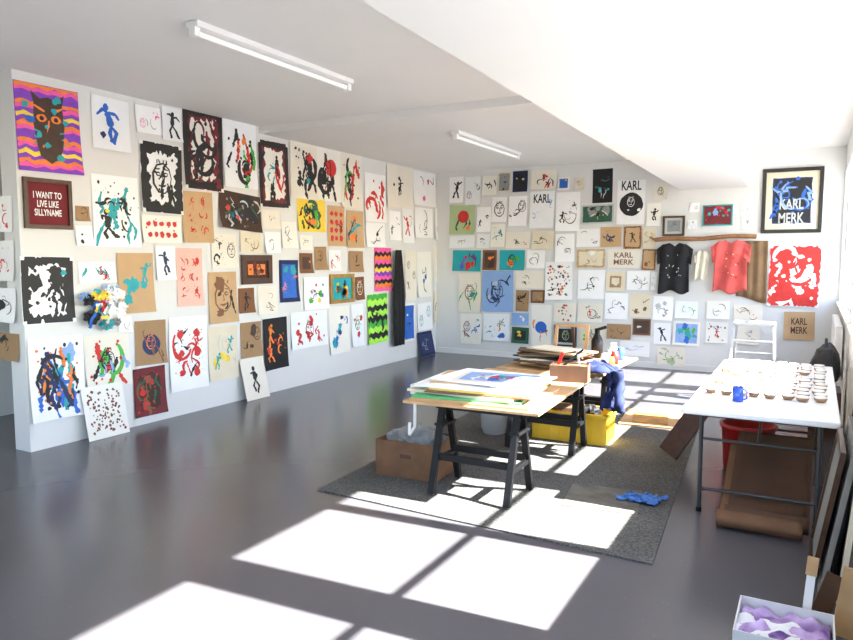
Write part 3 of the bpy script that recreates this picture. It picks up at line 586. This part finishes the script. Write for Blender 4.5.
# ------------------------------------------------------------------ stepladder
k=MB(); x0,x1=-.86,-.34; yb,yf=9.35,8.75; hh=.93; al=mat('aluminium',(.66,.67,.68),.35,metal=.6,amt=.03)
for x,s in ((x0,1),(x1,-1)):
    k.bar((x,yf,0.01),(x+s*.05,9.0,hh),.03,.05,al,side=Vector((0,1,0))); k.bar((x-.0,yb,0.01),(x+s*.07,9.08,hh-.03),.025,.03,al,side=Vector((0,1,0)))
k.box(((x0+x1)/2,9.05,hh),(.44,.25,.035),al)
for t in (.28,.54,.78): k.box(((x0+x1)/2,yf+(9.0-yf)*t,hh*t),(x1-x0-.10*t-.02,.09,.025),al)
for t in (.25,.6): k.bar((x0+.07*t,yb+(9.08-yb)*t,hh*t),(x1-.07*t,yb+(9.08-yb)*t,hh*t),.02,.02,al,side=Vector((0,0,1)))
k.obj('aluminium_stepladder',.003)
# ------------------------------------------------------------------ leaning canvases (right wall)
def canvas(xb,y0,y1,h,m,a):
    k=MB(); a=math.radians(a); N=Vector((-math.cos(a),0,math.sin(a))); U=Vector((math.sin(a),0,math.cos(a))); Rr=Vector((0,1,0))
    M=Matrix.Translation((xb,y0,.006))@Matrix((Rr,U,N)).transposed().to_4x4(); W=y1-y0
    for q in ((0,0,W,.035),(0,h-.035,W,h),(0,.035,.035,h-.035),(W-.035,.035,W,h-.035)): k.bb((q[0],q[1],-.02),(q[2],q[3],.005),m)
    k.bb((.035,.035,-.012),(W-.035,h-.035,-.006),paper('a')); k.obj('stretched_canvas',0,0,M)
greyF=mat('grey_canvas_edge',(.22,.21,.20),.7)
for xb,y0,y1,h,m,a in ((.045,4.05,4.66,.72,woodF,9),(.085,3.92,4.64,.80,greyF,9),(.125,4.02,4.66,.88,blkF,7),(.165,3.86,4.64,.82,paper('e'),5)): canvas(xb,y0,y1,h,m,a)
k=MB(); bg=mat('black_nylon',(.02,.02,.022),.6,amt=.2); k.blob((.12,7.65,.66),(.13,.18,.20),bg,3,.15,1.5); k.tube([Vector((.12,7.58,.78)),Vector((.12,7.60,.92)),Vector((.12,7.70,.92)),Vector((.12,7.72,.78))],.012,bg); 
k.box((.13,7.65,.225),(.26,.42,.45),woodF); k.obj('black_bag_on_cabinet')
k=MB()
for i in range(18): k.box((XR-.055,8.5+i*.1,.68),(.07,.075,.60),whiteP)
k.box((XR-.055,9.35,.41),(.05,1.8,.04),whiteP); k.box((XR-.055,9.35,.97),(.05,1.8,.03),whiteP)
for y in (8.6,10.1): k.cyl((XR-.055,y,0),(XR-.055,y,.42),.012,metalM)
k.obj('white_radiator',.006)
# ------------------------------------------------------------------ foreground carton
pur=mat('purple_tissue',(.20,.05,.42),.6,amt=.4,scale=9,col2=(.6,.45,.8)); wc=mat('white_card',(.74,.74,.75),.6,amt=.02)
openbox('white_carton',(-.05,3.2,0.001),(.37,.34,.17),wc,0,.006,inner=lambda k:(k.sheet(lambda a,t:((a-.5)*.34,(t-.5)*.31,.13+.05*noise.noise(Vector((a*6,t*6,3)))),24,24,pur),k.sheet(lambda a,t:((a-.75)*.24,(t-.7)*.2,.135+.04*noise.noise(Vector((a*4,t*4,9)))),16,16,paper('w',2)),k.box((0,-.173,.11),(.25,.002,.05),ink('v'))))
k=MB(); k.bar((.02,3.39,.002),(.045,3.44,.34),.035,.012,whiteP); k.bar((.041,3.432,.30),(.048,3.446,.38),.045,.016,plyM); k.obj('paint_stirring_stick',.002)
k=MB(); k.bar((.18,3.50,.02),(.22,3.54,.32),.10,.03,plyM); k.bar((.09,3.70,.02),(.15,3.74,.20),.08,.02,kraftD); k.obj('timber_offcuts',.002)
# ------------------------------------------------------------------ light
w=bpy.data.worlds.new('sky'); sc.world=w; w.use_nodes=True; nt=w.node_tree; bg=nt.nodes['Background']
sk=nt.nodes.new('ShaderNodeTexSky'); sk.sky_type='NISHITA'; sk.sun_disc=False; sk.sun_elevation=math.radians(41); sk.sun_rotation=math.radians(90)
nt.links.new(sk.outputs['Color'],bg.inputs['Color']); bg.inputs['Strength'].default_value=1.3
s=bpy.data.lights.new('sun','SUN'); s.energy=58; s.angle=math.radians(.6); s.color=(1,.96,.90)
so=bpy.data.objects.new('sun',s); COL.objects.link(so); so.location=(6,4,6); so.rotation_euler=Vector((-1,-.067,-.865)).to_track_quat('-Z','Y').to_euler()
def portal(loc,rot,sx,sy):
    l=bpy.data.lights.new('window_portal','AREA'); l.shape='RECTANGLE'; l.size=sx; l.size_y=sy; l.cycles.is_portal=True
    o=bpy.data.objects.new('window_portal',l); COL.objects.link(o); o.location=loc; o.rotation_euler=rot
portal((XO+.03,4.6,1.96),(0,math.radians(90),0),1.75,12.8)
portal((-3.6,YF-.13,1.92),(math.radians(90),0,0),6.0,2.05)
sc.view_settings.view_transform='Standard'; sc.view_settings.look='None'; sc.view_settings.exposure=0
print('objects',len(bpy.data.objects))
